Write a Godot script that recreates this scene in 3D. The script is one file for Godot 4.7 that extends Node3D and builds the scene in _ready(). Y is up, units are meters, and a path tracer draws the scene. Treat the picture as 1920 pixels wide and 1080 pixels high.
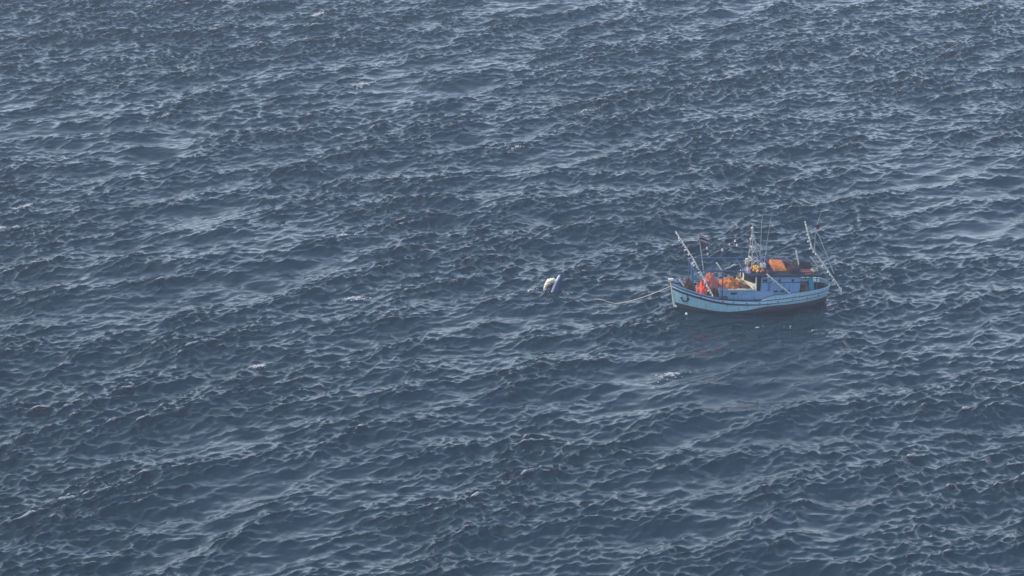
extends Node3D
const SEED_A := 7
const SEED_B := 21
const PEAK := 13.5
const RMS_A := 0.2
const RMS_B := 0.066
const CHOP := 1.1
const DEEP_R := 0.006
const DEEP_G := 0.021
const DEEP_B := 0.036
const FOAM_AT := 0.24

# ---------------------------------------------------------------- the sea: a directional wind sea, summed by FFT in two bands
const SIZE := 1024
const CELL_X := 0.15
const CELL_Z := 0.2
const SEA_X := -76.8
const SEA_Z := -128.0
const WIND := Vector2(0.57, 0.82)      # where the waves run to: x right, y towards the camera
var rows_re := []
var rows_im := []
var cols_re := []
var cols_im := []
var flip := PackedInt32Array()
var cosines := PackedFloat32Array()
var sines := PackedFloat32Array()
var sea_y := PackedFloat32Array()      # height of the water on the grid
var sea_push := PackedFloat32Array()   # how far a point is carried along the wind
var fold := PackedFloat32Array()       # how tightly the surface is squeezed: foam forms where it is high

func fft(re: PackedFloat32Array, im: PackedFloat32Array) -> Array:
	for i in SIZE:
		var j := flip[i]
		if j > i:
			var a := re[i]
			re[i] = re[j]
			re[j] = a
			a = im[i]
			im[i] = im[j]
			im[j] = a
	var half := 1
	var stride := SIZE / 2
	while half < SIZE:
		for k in half:
			var c := cosines[k * stride]
			var s := sines[k * stride]
			var p := k
			while p < SIZE:
				var q := p + half
				var x := re[q]
				var y := im[q]
				var tr := x * c - y * s
				var ti := x * s + y * c
				x = re[p]
				y = im[p]
				re[q] = x - tr
				im[q] = y - ti
				re[p] = x + tr
				im[p] = y + ti
				p += half * 2
		half *= 2
		stride /= 2
	return [re, im]

func row_task(j: int) -> void:
	if rows_re[j].is_empty():
		return
	var r := fft(rows_re[j], rows_im[j])
	rows_re[j] = r[0]
	rows_im[j] = r[1]

func column_task(i: int) -> void:
	var re := PackedFloat32Array()
	var im := PackedFloat32Array()
	re.resize(SIZE)
	im.resize(SIZE)
	for j in SIZE:
		if not rows_re[j].is_empty():
			re[j] = rows_re[j][i]
			im[j] = rows_im[j][i]
	var r := fft(re, im)
	cols_re[i] = r[0]
	cols_im[i] = r[1]

func wave_band(seed_: int, shortest: float, longest: float, peak: float, spread: float, rms: float) -> void:
	# fills cols_re (height) and cols_im (its quarter-wave shift along the wind), scaled to the given rms height
	var rng := RandomNumberGenerator.new()
	rng.seed = seed_
	for a in [rows_re, rows_im, cols_re, cols_im]:
		a.clear()
		a.resize(SIZE)
	var most := TAU / shortest
	var least := TAU / longest
	var kp := TAU / peak
	var power := 0.0
	for j in SIZE:
		rows_re[j] = PackedFloat32Array()
		rows_im[j] = PackedFloat32Array()
		var kz := (j if j < SIZE / 2 else j - SIZE) * TAU / (SIZE * CELL_Z)
		if absf(kz) > most:
			continue
		var re := PackedFloat32Array()
		var im := PackedFloat32Array()
		re.resize(SIZE)
		im.resize(SIZE)
		for i in SIZE:
			var kx := (i if i < SIZE / 2 else i - SIZE) * TAU / (SIZE * CELL_X)
			var k := sqrt(kx * kx + kz * kz)
			if k > most or k < least:
				continue
			var facing := (kx * WIND.x + kz * WIND.y) / k
			if facing <= 0.02:
				continue
			var s := pow(k, -4.0) * exp(-1.25 * kp * kp / (k * k)) * pow(facing, spread)
			var a := sqrt(s)
			re[i] = rng.randfn() * a
			im[i] = rng.randfn() * a
			power += s
		rows_re[j] = re
		rows_im[j] = im
	var gain := rms / sqrt(power)
	for j in SIZE:
		if not rows_re[j].is_empty():
			var re: PackedFloat32Array = rows_re[j]
			var im: PackedFloat32Array = rows_im[j]
			for i in SIZE:
				re[i] *= gain
				im[i] *= gain
			rows_re[j] = re
			rows_im[j] = im
	WorkerThreadPool.wait_for_group_task_completion(WorkerThreadPool.add_group_task(row_task, SIZE))
	WorkerThreadPool.wait_for_group_task_completion(WorkerThreadPool.add_group_task(column_task, SIZE))

func make_waves() -> void:
	flip.resize(SIZE)
	for i in SIZE:
		var r := 0
		for b in 10:
			if i >> b & 1:
				r |= 1 << (9 - b)
		flip[i] = r
	for k in SIZE / 2:
		cosines.append(cos(TAU * k / SIZE))
		sines.append(sin(TAU * k / SIZE))
	sea_y.resize(SIZE * SIZE)
	sea_push.resize(SIZE * SIZE)
	fold.resize(SIZE * SIZE)
	wave_band(SEED_A, 2.2, 60.0, PEAK, 3.0, RMS_A)
	for i in SIZE:
		var re: PackedFloat32Array = cols_re[i]
		var im: PackedFloat32Array = cols_im[i]
		for j in SIZE:
			sea_y[j * SIZE + i] = re[j]
			sea_push[j * SIZE + i] = -CHOP * im[j]
	wave_band(SEED_B, 0.45, 2.2, PEAK, 2.2, RMS_B)
	# gusts roughen the water in patches; the boat's hull shelters the water on its near side
	var gust := FastNoiseLite.new()
	gust.seed = 3
	gust.frequency = 0.022
	gust.fractal_octaves = 3
	for i in SIZE:
		var re: PackedFloat32Array = cols_re[i]
		var im: PackedFloat32Array = cols_im[i]
		var x := SEA_X + i * CELL_X
		for j in SIZE:
			var z := SEA_Z + j * CELL_Z
			var at := j * SIZE + i
			var g := 1.0 + 0.95 * gust.get_noise_2d(x, z * 0.7) + 0.9 * clampf(sea_y[at] / RMS_A, -0.6, 1.2) * 0.4
			g *= 1.0 - 0.72 * shelter(x, z)
			sea_y[at] += re[j] * g
			sea_push[at] -= CHOP * im[j] * g

func shelter(x: float, z: float) -> float:
	# 1 in the calm water alongside the boat, 0 outside it
	var along := smoothstep(14.5, 18.0, x) * (1.0 - smoothstep(29.0, 33.0, x))
	return along * smoothstep(3.0, 6.0, z) * (1.0 - smoothstep(20.0, 44.0, z))

func sea_point(i: int, j: int, fade: float) -> Vector2:   # (push along the wind, height)
	var at := (j & (SIZE - 1)) * SIZE + (i & (SIZE - 1))
	return Vector2(sea_push[at], sea_y[at]) * fade

func water_height(x: float, z: float) -> float:
	# height of the surface above a world point: undo the sideways push by a few steps
	var gx := x
	var gz := z
	var d := Vector2.ZERO
	for k in 4:
		var i := clampi(roundi((gx - SEA_X) / CELL_X), 0, SIZE - 1)
		var j := clampi(roundi((gz - SEA_Z) / CELL_Z), 0, SIZE - 1)
		d = sea_point(i, j, 1.0)
		gx = x - d.x * WIND.x
		gz = z - d.x * WIND.y
	return d.y

func lines(start: float, cell: float) -> Array:
	# world coordinate, tile index and fade of every grid line: even over the place, then growing to the horizon
	var out := []
	var far := []
	var step := cell * 1.5
	var c := cell
	while c < 4000.0:
		far.append(c)
		c += step
		step *= 1.22
	far.reverse()
	for f in far:
		out.append([start - f, roundi(-f / cell), clampf(1.2 / (f * 0.18 + 0.6), 0.0, 1.0)])
	for i in SIZE:
		out.append([start + i * cell, i, 1.0])
	far.reverse()
	for f in far:
		out.append([start + (SIZE - 1) * cell + f, SIZE - 1 + roundi(f / cell), clampf(1.2 / (f * 0.18 + 0.6), 0.0, 1.0)])
	return out

func build_sea(m: Material) -> void:
	var xs := lines(SEA_X, CELL_X)
	var zs := lines(SEA_Z, CELL_Z)
	var nx := xs.size()
	var nz := zs.size()
	var v := PackedVector3Array()
	var nr := PackedVector3Array()
	var col := PackedColorArray()
	v.resize(nx * nz)
	nr.resize(nx * nz)
	col.resize(nx * nz)
	for b in nz:
		var z: float = zs[b][0]
		var j: int = zs[b][1]
		var fz: float = zs[b][2]
		for a in nx:
			var l: Array = xs[a]
			var fade: float = fz * l[2]
			var at: int = (j & 1023) * SIZE + (int(l[1]) & 1023)
			var push := sea_push[at] * fade
			v[b * nx + a] = Vector3(l[0] + push * WIND.x, sea_y[at] * fade, z + push * WIND.y)
	var speckle := FastNoiseLite.new()
	speckle.seed = 11
	speckle.frequency = 1.1
	speckle.fractal_octaves = 3
	var deep := Color(DEEP_R, DEEP_G, DEEP_B)
	var foam := Color(0.62, 0.62, 0.6)
	for b in nz:
		for a in nx:
			var p := b * nx + a
			var ex := v[p + (1 if a < nx - 1 else 0)] - v[p - (1 if a > 0 else 0)]
			var ez := v[p + (nx if b < nz - 1 else 0)] - v[p - (nx if b > 0 else 0)]
			nr[p] = ez.cross(ex).normalized()
			# area left of a cell after the squeeze
			var left := (ex.x * ez.z - ex.z * ez.x) / (4.0 * CELL_X * CELL_Z)
			var f := smoothstep(FOAM_AT, FOAM_AT - 0.3, left + 0.25 * speckle.get_noise_2d(v[p].x, v[p].z)) if left < 0.8 else 0.0
			col[p] = deep.lerp(foam, f * 0.75)
	# thin rafts of foam trailing from the breaking crests
	var ox := 0
	while xs[ox][0] < SEA_X - 0.001:
		ox += 1
	var oz := 0
	while zs[oz][0] < SEA_Z - 0.001:
		oz += 1
	var crest := Vector2(-WIND.y, WIND.x)
	for c: Vector4 in caps:
		var reach := c.z * 1.6
		for b in range(oz + int((c.y - reach - SEA_Z) / CELL_Z), oz + int((c.y + reach - SEA_Z) / CELL_Z)):
			for a in range(ox + int((c.x - reach - SEA_X) / CELL_X), ox + int((c.x + reach - SEA_X) / CELL_X)):
				var p := b * nx + a
				var d := Vector2(v[p].x - c.x, v[p].z - c.y)
				var u := d.dot(crest) / c.z
				var w0 := d.dot(WIND) / (c.z * 0.4)
				var near := exp(-1.6 * u * u - (w0 * w0 * (2.5 if w0 > 0.0 else 0.8)))
				var f := smoothstep(0.25, 0.75, near * (0.75 + 0.9 * speckle.get_noise_2d(v[p].x * 1.7, v[p].z * 1.7)) * minf(1.0, c.w / 90.0))
				col[p] = col[p].lerp(foam, f * 0.7)
	var index := PackedInt32Array()
	index.resize((nx - 1) * (nz - 1) * 6)
	var w := 0
	for b in nz - 1:
		for a in nx - 1:
			var p := b * nx + a
			index[w] = p
			index[w + 1] = p + 1
			index[w + 2] = p + nx
			index[w + 3] = p + 1
			index[w + 4] = p + nx + 1
			index[w + 5] = p + nx
			w += 6
	var arrays := []
	arrays.resize(Mesh.ARRAY_MAX)
	arrays[Mesh.ARRAY_VERTEX] = v
	arrays[Mesh.ARRAY_NORMAL] = nr
	arrays[Mesh.ARRAY_COLOR] = col
	arrays[Mesh.ARRAY_INDEX] = index
	var mesh := ArrayMesh.new()
	mesh.add_surface_from_arrays(Mesh.PRIMITIVE_TRIANGLES, arrays)
	var o := MeshInstance3D.new()
	o.name = "sea"
	o.mesh = mesh
	o.material_override = m
	o.set_meta("kind", "structure")
	o.set_meta("label", "dark blue choppy open sea with wind waves")
	add_child(o, true)

func look(albedo: Color, rough := 0.7, metal := 0.0) -> StandardMaterial3D:
	var m := StandardMaterial3D.new()
	m.albedo_color = albedo
	m.roughness = rough
	m.metallic = metal
	return m

func _ready():
	var cam := Camera3D.new()
	cam.name = "camera"
	cam.position = Vector3(0, 93.7, 257.45)
	cam.rotation_degrees = Vector3(-20, 0, 0)
	cam.fov = 12.0
	cam.near = 1.0
	cam.far = 9000.0
	add_child(cam)
	cam.current = true
	var sky_m := ProceduralSkyMaterial.new()
	sky_m.sky_top_color = Color(0.245, 0.355, 0.495)
	sky_m.sky_horizon_color = Color(0.86, 0.90, 0.955)
	sky_m.sky_curve = 0.18
	sky_m.sky_energy_multiplier = 1.75
	sky_m.ground_horizon_color = Color(0.5, 0.56, 0.65)
	sky_m.ground_bottom_color = Color(0.12, 0.16, 0.22)
	sky_m.sun_angle_max = 100.0
	sky_m.sun_curve = 0.38
	var sky := Sky.new()
	sky.sky_material = sky_m
	var env := Environment.new()
	env.background_mode = Environment.BG_SKY
	env.sky = sky
	env.tonemap_mode = Environment.TONE_MAPPER_LINEAR
	env.tonemap_exposure = 1.0
	env.sdfgi_enabled = true
	env.ssao_enabled = true
	env.ssil_enabled = true
	env.fog_enabled = true
	env.fog_density = 0.00036
	env.fog_light_color = Color(0.78, 0.84, 0.92)
	var we := WorldEnvironment.new()
	we.name = "environment"
	we.environment = env
	add_child(we)
	var sun := DirectionalLight3D.new()
	sun.name = "sun"
	sun.light_color = Color(1.0, 0.93, 0.82)
	sun.light_energy = 1.4
	sun.light_angular_distance = 0.6
	sun.shadow_enabled = true
	add_child(sun)
	sun.look_at_from_position(Vector3(-70, 56, -16), Vector3.ZERO)   # from the left, a little towards the camera

	var water := look(Color(1, 1, 1), 0.12)
	water.vertex_color_use_as_albedo = true
	water.metallic_specular = 0.355
	make_waves()
	find_crests()
	build_sea(water)
	grain = make_grain(5, 0.05, 0.80)
	rough_grain = make_grain(9, 0.11, 0.55)
	build_boat()
	build_cargo()
	build_tow_rope()
	build_wreck()
	build_floats()
	build_foam()

# ---------------------------------------------------------------- helpers
var grain: Texture2D
var rough_grain: Texture2D
var streaks: NoiseTexture2D
var boat: Node3D
var taken := {}

func make_grain(seed_: int, freq: float, low: float) -> Texture2D:
	# weathering: a grey multiplier with fine and coarse blotches
	var n := FastNoiseLite.new()
	n.seed = seed_
	n.frequency = freq
	n.fractal_octaves = 5
	n.fractal_gain = 0.62
	var t := NoiseTexture2D.new()
	t.width = 256
	t.height = 256
	t.seamless = true
	t.noise = n
	var g := Gradient.new()
	g.set_color(0, Color(low, low, low))
	g.set_color(1, Color(1, 1, 1))
	g.add_point(0.38, Color(low * 1.12, low * 1.08, low * 1.02))
	g.add_point(0.55, Color(0.96, 0.96, 0.97))
	t.color_ramp = g
	return t

func worn(albedo: Color, rough := 0.6, coarse := false) -> StandardMaterial3D:
	var m := look(albedo, rough)
	m.albedo_texture = rough_grain if coarse else grain
	m.uv1_triplanar = true
	m.uv1_scale = Vector3(0.55, 0.55, 0.55) if not coarse else Vector3(0.9, 0.9, 0.9)
	return m

func streaked(albedo: Color, rough := 0.6) -> StandardMaterial3D:
	# painted timber with rust and dirt running down it
	var m := look(albedo, rough)
	if streaks == null:
		var n := FastNoiseLite.new()
		n.seed = 14
		n.frequency = 0.035
		n.fractal_octaves = 5
		n.fractal_gain = 0.65
		streaks = NoiseTexture2D.new()
		streaks.width = 256
		streaks.height = 256
		streaks.seamless = true
		streaks.noise = n
		var g := Gradient.new()
		g.set_color(0, Color(0.60, 0.48, 0.42))
		g.set_color(1, Color(1, 1, 1))
		g.add_point(0.25, Color(0.82, 0.78, 0.75))
		g.add_point(0.36, Color(0.96, 0.96, 0.96))
		streaks.color_ramp = g
	m.albedo_texture = streaks
	m.uv1_triplanar = true
	m.uv1_scale = Vector3(0.5, 0.12, 0.5)
	return m

func numbered(called: String) -> String:
	if not taken.has(called):
		taken[called] = 0
		return called
	taken[called] += 1
	return "%s_%03d" % [called, taken[called]]

func begin() -> SurfaceTool:
	var st := SurfaceTool.new()
	st.begin(Mesh.PRIMITIVE_TRIANGLES)
	return st

func commit(called: String, st: SurfaceTool, m: Material, parent: Node = self) -> MeshInstance3D:
	st.generate_normals()
	var o := MeshInstance3D.new()
	o.name = numbered(called) if parent == self else called
	o.mesh = st.commit()
	o.material_override = m
	parent.add_child(o, true)
	return o

func thing(called: String, label: String, category: String, at: Vector3, turn := 0.0, group := "") -> Node3D:
	var o := Node3D.new()
	o.name = numbered(called)
	add_child(o, true)
	o.position = at
	o.rotation.y = turn
	tag(o, label, category, group)
	return o

func tag(o: Node, label: String, category: String, group := "") -> void:
	o.set_meta("label", label)
	o.set_meta("category", category)
	if group != "":
		o.set_meta("group", group)

func tri(st: SurfaceTool, a: Vector3, b: Vector3, c: Vector3) -> void:
	st.add_vertex(a)
	st.add_vertex(b)
	st.add_vertex(c)

func quad(st: SurfaceTool, a: Vector3, b: Vector3, c: Vector3, d: Vector3) -> void:
	tri(st, a, b, c)
	tri(st, a, c, d)

func add_hull(st: SurfaceTool, c: Array) -> void:
	# a hexahedron from eight corners: four of one end, then four of the other, in the same order round; chamfers are below a pixel
	st.set_smooth_group(-1)
	var mid := Vector3.ZERO
	for p in c:
		mid += p / 8.0
	for f in [[0, 1, 2, 3], [4, 5, 6, 7], [0, 1, 5, 4], [1, 2, 6, 5], [2, 3, 7, 6], [3, 0, 4, 7]]:
		var a: Vector3 = c[f[0]]
		var b: Vector3 = c[f[1]]
		var d: Vector3 = c[f[2]]
		var e: Vector3 = c[f[3]]
		var n := (b - a).cross(d - a)
		if n.dot((a + b + d + e) / 4.0 - mid) > 0.0:   # front faces run clockwise
			quad(st, a, e, d, b)
		else:
			quad(st, a, b, d, e)

func add_box(st: SurfaceTool, at: Vector3, size: Vector3, basis := Basis.IDENTITY) -> void:
	var c := []
	for s in [-0.5, 0.5]:
		for k in [Vector2(-0.5, -0.5), Vector2(0.5, -0.5), Vector2(0.5, 0.5), Vector2(-0.5, 0.5)]:
			c.append(at + basis * (size * Vector3(s, k.x, k.y)))
	add_hull(st, c)

func add_tube(st: SurfaceTool, points: Array, r0: float, r1: float, sides := 8) -> void:
	# a round bar through the points, tapering, with closed ends
	var rings := []
	var n := points.size()
	var side := Vector3.ZERO
	for i in n:
		var d: Vector3 = (points[mini(i + 1, n - 1)] - points[maxi(i - 1, 0)]).normalized()
		if side == Vector3.ZERO:
			side = d.cross(Vector3.UP if absf(d.y) < 0.9 else Vector3.RIGHT).normalized()
		side = (side - d * side.dot(d)).normalized()
		var up := side.cross(d)
		var r := lerpf(r0, r1, float(i) / (n - 1))
		var ring := []
		for k in sides:
			var a := TAU * k / sides
			ring.append(points[i] + (side * cos(a) + up * sin(a)) * r)
		rings.append(ring)
	st.set_smooth_group(1)
	for i in n - 1:
		for k in sides:
			var l := (k + 1) % sides
			quad(st, rings[i][k], rings[i][l], rings[i + 1][l], rings[i + 1][k])
	st.set_smooth_group(-1)
	for k in range(1, sides - 1):
		tri(st, rings[0][0], rings[0][k + 1], rings[0][k])
		tri(st, rings[n - 1][0], rings[n - 1][k], rings[n - 1][k + 1])

func bar(called: String, points: Array, r0: float, r1: float, m: Material, parent: Node) -> MeshInstance3D:
	var st := begin()
	add_tube(st, points, r0, r1)
	return commit(called, st, m, parent)

func block(called: String, at: Vector3, size: Vector3, m: Material, parent: Node, basis := Basis.IDENTITY) -> MeshInstance3D:
	var st := begin()
	add_box(st, at, size, basis)
	return commit(called, st, m, parent)

func add_sheet(st: SurfaceTool, grid: Array) -> void:
	st.set_smooth_group(1)
	for i in grid.size() - 1:
		for j in grid[i].size() - 1:
			quad(st, grid[i][j], grid[i][j + 1], grid[i + 1][j + 1], grid[i + 1][j])

func add_solid_sheet(st: SurfaceTool, grid: Array, by: Vector3) -> void:
	# a sheet of some thickness, with its edges closed
	var under := []
	for row in grid:
		var r := []
		for p in row:
			r.append(p + by)
		under.append(r)
	add_sheet(st, grid)
	add_sheet(st, under)
	var h := grid.size() - 1
	var w: int = grid[0].size() - 1
	for i in h:
		quad(st, grid[i][0], grid[i + 1][0], under[i + 1][0], under[i][0])
		quad(st, grid[i][w], grid[i + 1][w], under[i + 1][w], under[i][w])
	for j in w:
		quad(st, grid[0][j], grid[0][j + 1], under[0][j + 1], under[0][j])
		quad(st, grid[h][j], grid[h][j + 1], under[h][j + 1], under[h][j])

func add_heap(st: SurfaceTool, rx: float, rz: float, h: float, seed_: int, lumps := 0.35, folds := 3.0) -> void:
	# a slumped heap of cloth or netting: a dome with an uneven foot, bulges and ridged folds
	var bulge := FastNoiseLite.new()
	bulge.seed = seed_
	bulge.frequency = 1.1
	var fold_ := FastNoiseLite.new()
	fold_.seed = seed_ + 1
	fold_.frequency = folds * 0.5
	fold_.fractal_type = FastNoiseLite.FRACTAL_RIDGED
	fold_.fractal_octaves = 3
	var grid := []
	for i in 15:
		var t := i / 14.0
		var ring := []
		for k in 33:
			var a := TAU * (k % 32) / 32.0
			var foot := 1.0 + 0.32 * bulge.get_noise_2d(cos(a) * 1.3 + 5.0, sin(a) * 1.3)
			var p := Vector3(cos(a) * rx * t * foot, 0, sin(a) * rz * t * foot)
			var y := h * pow(maxf(0.0, 1.0 - t * t), 0.62)
			y *= 1.0 + lumps * 1.6 * bulge.get_noise_2d(p.x * 1.2, p.z * 1.2)
			y += lumps * 0.35 * h * fold_.get_noise_2d(p.x, p.z) * (1.0 - t * t)
			p.y = maxf(y, 0.0)
			p.x *= 1.0 + 0.12 * fold_.get_noise_2d(p.x * 1.4 + 9.0, p.z * 1.4)
			ring.append(p)
		grid.append(ring)
	add_sheet(st, grid)

func heap(called: String, at: Vector3, rx: float, rz: float, h: float, seed_: int, m: Material, label: String, category: String, lumps := 0.35, folds := 3.0) -> MeshInstance3D:
	var st := begin()
	add_heap(st, rx, rz, h, seed_, lumps, folds)
	var o := commit(called, st, m)
	o.transform = boat.transform * Transform3D(Basis.IDENTITY, at)
	tag(o, label, category)
	return o

# ---------------------------------------------------------------- the fishing boat; its own axes: x towards the stern, y up, z to port
func along(table: Array, x: float) -> float:
	# smooth reading of a table of (x, value)
	var n := table.size()
	if x <= table[0].x:
		return table[0].y
	for i in n - 1:
		if x <= table[i + 1].x:
			var t: float = (x - table[i].x) / (table[i + 1].x - table[i].x)
			var before: Vector2 = table[maxi(i - 1, 0)]
			var after: Vector2 = table[mini(i + 2, n - 1)]
			return cubic_interpolate(table[i].y, table[i + 1].y, before.y, after.y, t)
	return table[n - 1].y

var sheer_t := [Vector2(-7.6, 2.44), Vector2(-6.8, 2.22), Vector2(-5.7, 1.92), Vector2(-4.0, 1.54), Vector2(-2.5, 1.36), Vector2(-1.0, 1.25), Vector2(0.8, 1.2), Vector2(3.6, 1.36), Vector2(6.0, 1.5), Vector2(7.6, 1.56)]
var band_t := [Vector2(-7.6, 0.17), Vector2(-5.7, 0.16), Vector2(-4.0, 0.19), Vector2(-2.5, 0.26), Vector2(0.8, 0.3), Vector2(4.0, 0.34), Vector2(7.6, 0.36)]
var stripe_t := [Vector2(-7.6, 0.22), Vector2(-4.0, 0.22), Vector2(-1.0, 0.15), Vector2(0.8, 0.1), Vector2(3.0, 0.05), Vector2(7.6, 0.04)]
var paint_t := [Vector2(-7.6, 0.72), Vector2(-6.7, 0.58), Vector2(-5.6, 0.42), Vector2(-3.2, 0.16), Vector2(-1.0, 0.26), Vector2(0.8, 0.56), Vector2(1.8, 0.66), Vector2(4.0, 0.68), Vector2(7.6, 0.8)]
var deck_t := [Vector2(-7.6, 0.07), Vector2(-7.2, 0.5), Vector2(-6.6, 0.98), Vector2(-5.6, 1.5), Vector2(-4.2, 1.96), Vector2(-2.5, 2.2), Vector2(0.0, 2.27), Vector2(3.0, 2.2), Vector2(5.0, 2.0), Vector2(6.4, 1.62), Vector2(7.2, 1.15), Vector2(7.6, 0.7), Vector2(7.75, 0.05)]
var water_t := [Vector2(-7.6, 0.05), Vector2(-7.0, 0.3), Vector2(-5.6, 1.0), Vector2(-4.2, 1.55), Vector2(-2.5, 1.95), Vector2(0.0, 2.1), Vector2(3.0, 1.85), Vector2(5.0, 1.3), Vector2(6.4, 0.7), Vector2(7.2, 0.3), Vector2(7.75, 0.04)]

func side(x: float, y: float, out := 0.0, port := 1.0) -> Vector3:
	# a point on the planking at station x and height y, pushed outwards
	var s := along(sheer_t, x)
	var wl := along(water_t, x)
	var b: float
	if y >= 0.0:
		b = lerpf(wl, along(deck_t, x), pow(clampf(y / s, 0.0, 1.25), 0.8))
	else:
		b = wl * maxf(0.05, 1.0 + y * 0.75)
	var rake := -0.15 * y * smoothstep(-3.0, -7.6, x) + 0.16 * (y - 1.2) * smoothstep(5.0, 7.6, x)
	return Vector3(x + rake, y, (b + out) * port)

func stations(x0: float, x1: float) -> Array:
	var a := []
	var n := maxi(4, roundi((x1 - x0) / 0.22))
	for i in n + 1:
		a.append(lerpf(x0, x1, float(i) / n))
	return a

func add_planking(st: SurfaceTool, x0: float, x1: float, low: Callable, high: Callable, rows: int, out := 0.0) -> void:
	for port in [1.0, -1.0]:
		var grid := []
		for x in stations(x0, x1):
			var col := []
			for r in rows + 1:
				col.append(side(x, lerpf(low.call(x), high.call(x), float(r) / rows), out, port))
			grid.append(col)
		add_sheet(st, grid)

func add_strake(st: SurfaceTool, x0: float, x1: float, low: Callable, high: Callable, out: float, inn: float, ports := [1.0, -1.0]) -> void:
	# a timber running along the side: outer face, top, bottom, inner face, closed ends
	for port in ports:
		var grid := []
		for x in stations(x0, x1):
			var l: float = low.call(x)
			var h: float = high.call(x)
			grid.append([side(x, l, inn, port), side(x, l, out, port), side(x, h, out, port), side(x, h, inn, port), side(x, l, inn, port)])
		st.set_smooth_group(-1)
		for i in grid.size() - 1:
			for j in 4:
				quad(st, grid[i][j], grid[i][j + 1], grid[i + 1][j + 1], grid[i + 1][j])
		for g in [grid[0], grid[grid.size() - 1]]:
			quad(st, g[0], g[1], g[2], g[3])

func build_boat() -> void:
	boat = thing("fishing_boat", "light blue wooden fishing boat with tilted white light booms and orange tarpaulins", "fishing boat", Vector3(23.45, 0.0, 4.92), deg_to_rad(6.91))
	var sheer := func(x): return along(sheer_t, x)
	var band_low := func(x): return along(sheer_t, x) - along(band_t, x)
	var stripe_low := func(x): return along(sheer_t, x) - along(band_t, x) - along(stripe_t, x)
	var paint := func(x): return minf(along(paint_t, x), along(sheer_t, x) - along(band_t, x) - along(stripe_t, x) - 0.01)
	var blue := streaked(Color(0.62, 0.80, 0.85), 0.5)
	var pale_blue := streaked(Color(0.69, 0.83, 0.89), 0.5)
	var mid_blue := streaked(Color(0.46, 0.62, 0.77), 0.55)
	var navy := worn(Color(0.11, 0.20, 0.33), 0.55)
	var frame_blue := worn(Color(0.20, 0.34, 0.52), 0.55)
	var red_brown := worn(Color(0.27, 0.26, 0.31), 0.6)
	var white := worn(Color(0.90, 0.90, 0.87), 0.55)
	var cream := worn(Color(0.93, 0.93, 0.86), 0.55)
	var deck_m := worn(Color(0.20, 0.23, 0.28), 0.8, true)
	var dark := worn(Color(0.07, 0.08, 0.11), 0.7)
	var roof_m := worn(Color(0.10, 0.16, 0.26), 0.7, true)
	var steel := worn(Color(0.72, 0.74, 0.76), 0.5)

	var st := begin()
	add_planking(st, -7.6, 7.75, paint, stripe_low, 5)
	var hull := commit("hull", st, blue, boat)
	st = begin()
	add_planking(st, -7.6, 7.75, func(x): return -1.0, paint, 6)
	commit("bottom_paint", st, red_brown, hull)
	st = begin()
	add_strake(st, -7.55, 7.7, stripe_low, band_low, 0.07, -0.02)
	commit("rub_rail", st, navy, hull)
	st = begin()
	add_strake(st, -7.55, 7.72, band_low, sheer, 0.05, -0.05)
	commit("upper_strake", st, pale_blue, hull)
	# the rail on the strake: dark, rising to the bow, with a grey-blue bow rail above it
	st = begin()
	add_strake(st, -7.55, 7.7, sheer, func(x): return along(sheer_t, x) + (0.1 if x > 0.6 else 0.12), 0.045, -0.09)
	commit("rail", st, navy, hull)
	st = begin()
	add_strake(st, -7.6, -3.6, func(x): return along(sheer_t, x) + 0.12, func(x): return along(sheer_t, x) + 0.2 + 0.1 * smoothstep(-4.5, -7.6, x), 0.03, -0.1)
	commit("bow_rail", st, mid_blue, hull)
	# the raised bulwark of the after half
	var bul_top := func(x): return along(sheer_t, x) + 0.1 + 0.33 * smoothstep(0.5, 1.9, x)
	st = begin()
	add_strake(st, 0.5, 7.7, func(x): return along(sheer_t, x) + 0.1, bul_top, 0.05, -0.07)
	commit("bulwark", st, pale_blue, hull)
	st = begin()
	add_strake(st, 0.9, 7.72, bul_top, func(x): return bul_top.call(x) + 0.05, 0.08, -0.11)
	commit("bulwark_cap", st, blue, hull)
	for x in [-5.2, -3.2, -2.2, -0.9, 0.4, 2.2, 3.7, 5.2, 6.4]:
		var p := side(x, along(sheer_t, x) - along(band_t, x) * 0.6, 0.052)
		block("scupper", p, Vector3(0.16, 0.09, 0.03), dark, hull)
	# deck, a little below the rail
	st = begin()
	var grid := []
	for x in stations(-7.4, 7.6):
		var p := side(x, along(sheer_t, x) - 0.1, -0.06)
		var row := []
		for k in 7:
			row.append(Vector3(p.x, p.y + 0.05 * (1.0 - pow(k / 3.0 - 1.0, 2.0)), p.z * (1.0 - k / 3.0)))
		grid.append(row)
	add_sheet(st, grid)
	commit("deck", st, deck_m, boat)
	# stem post with its white head, running down into the water
	st = begin()
	for seg in [[-0.5, 0.9], [0.9, 2.2], [2.2, 3.0]]:
		var c := []
		for y in seg:
			var x = -7.54 - 0.15 * y
			c.append_array([Vector3(x - 0.13, y, -0.09), Vector3(x + 0.14, y, -0.12), Vector3(x + 0.14, y, 0.12), Vector3(x - 0.13, y, 0.09)])
		add_hull(st, c)
	var stem := commit("stem_post", st, white, boat)
	block("stem_head", Vector3(-8.0, 3.03, 0), Vector3(0.46, 0.14, 0.36), white, stem)
	block("stem_iron", Vector3(-7.86, 2.78, 0), Vector3(0.36, 0.16, 0.3), worn(Color(0.35, 0.12, 0.12)), stem)
	# foredeck fittings: mooring bitts and the windlass
	bar("bitt", [Vector3(-7.2, 3.05, 0.25), Vector3(-6.7, 2.35, 0.3)], 0.07, 0.08, white, boat)
	bar("bitt", [Vector3(-6.62, 2.95, -0.3), Vector3(-6.5, 2.15, -0.35)], 0.06, 0.07, steel, boat)
	st = begin()
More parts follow.
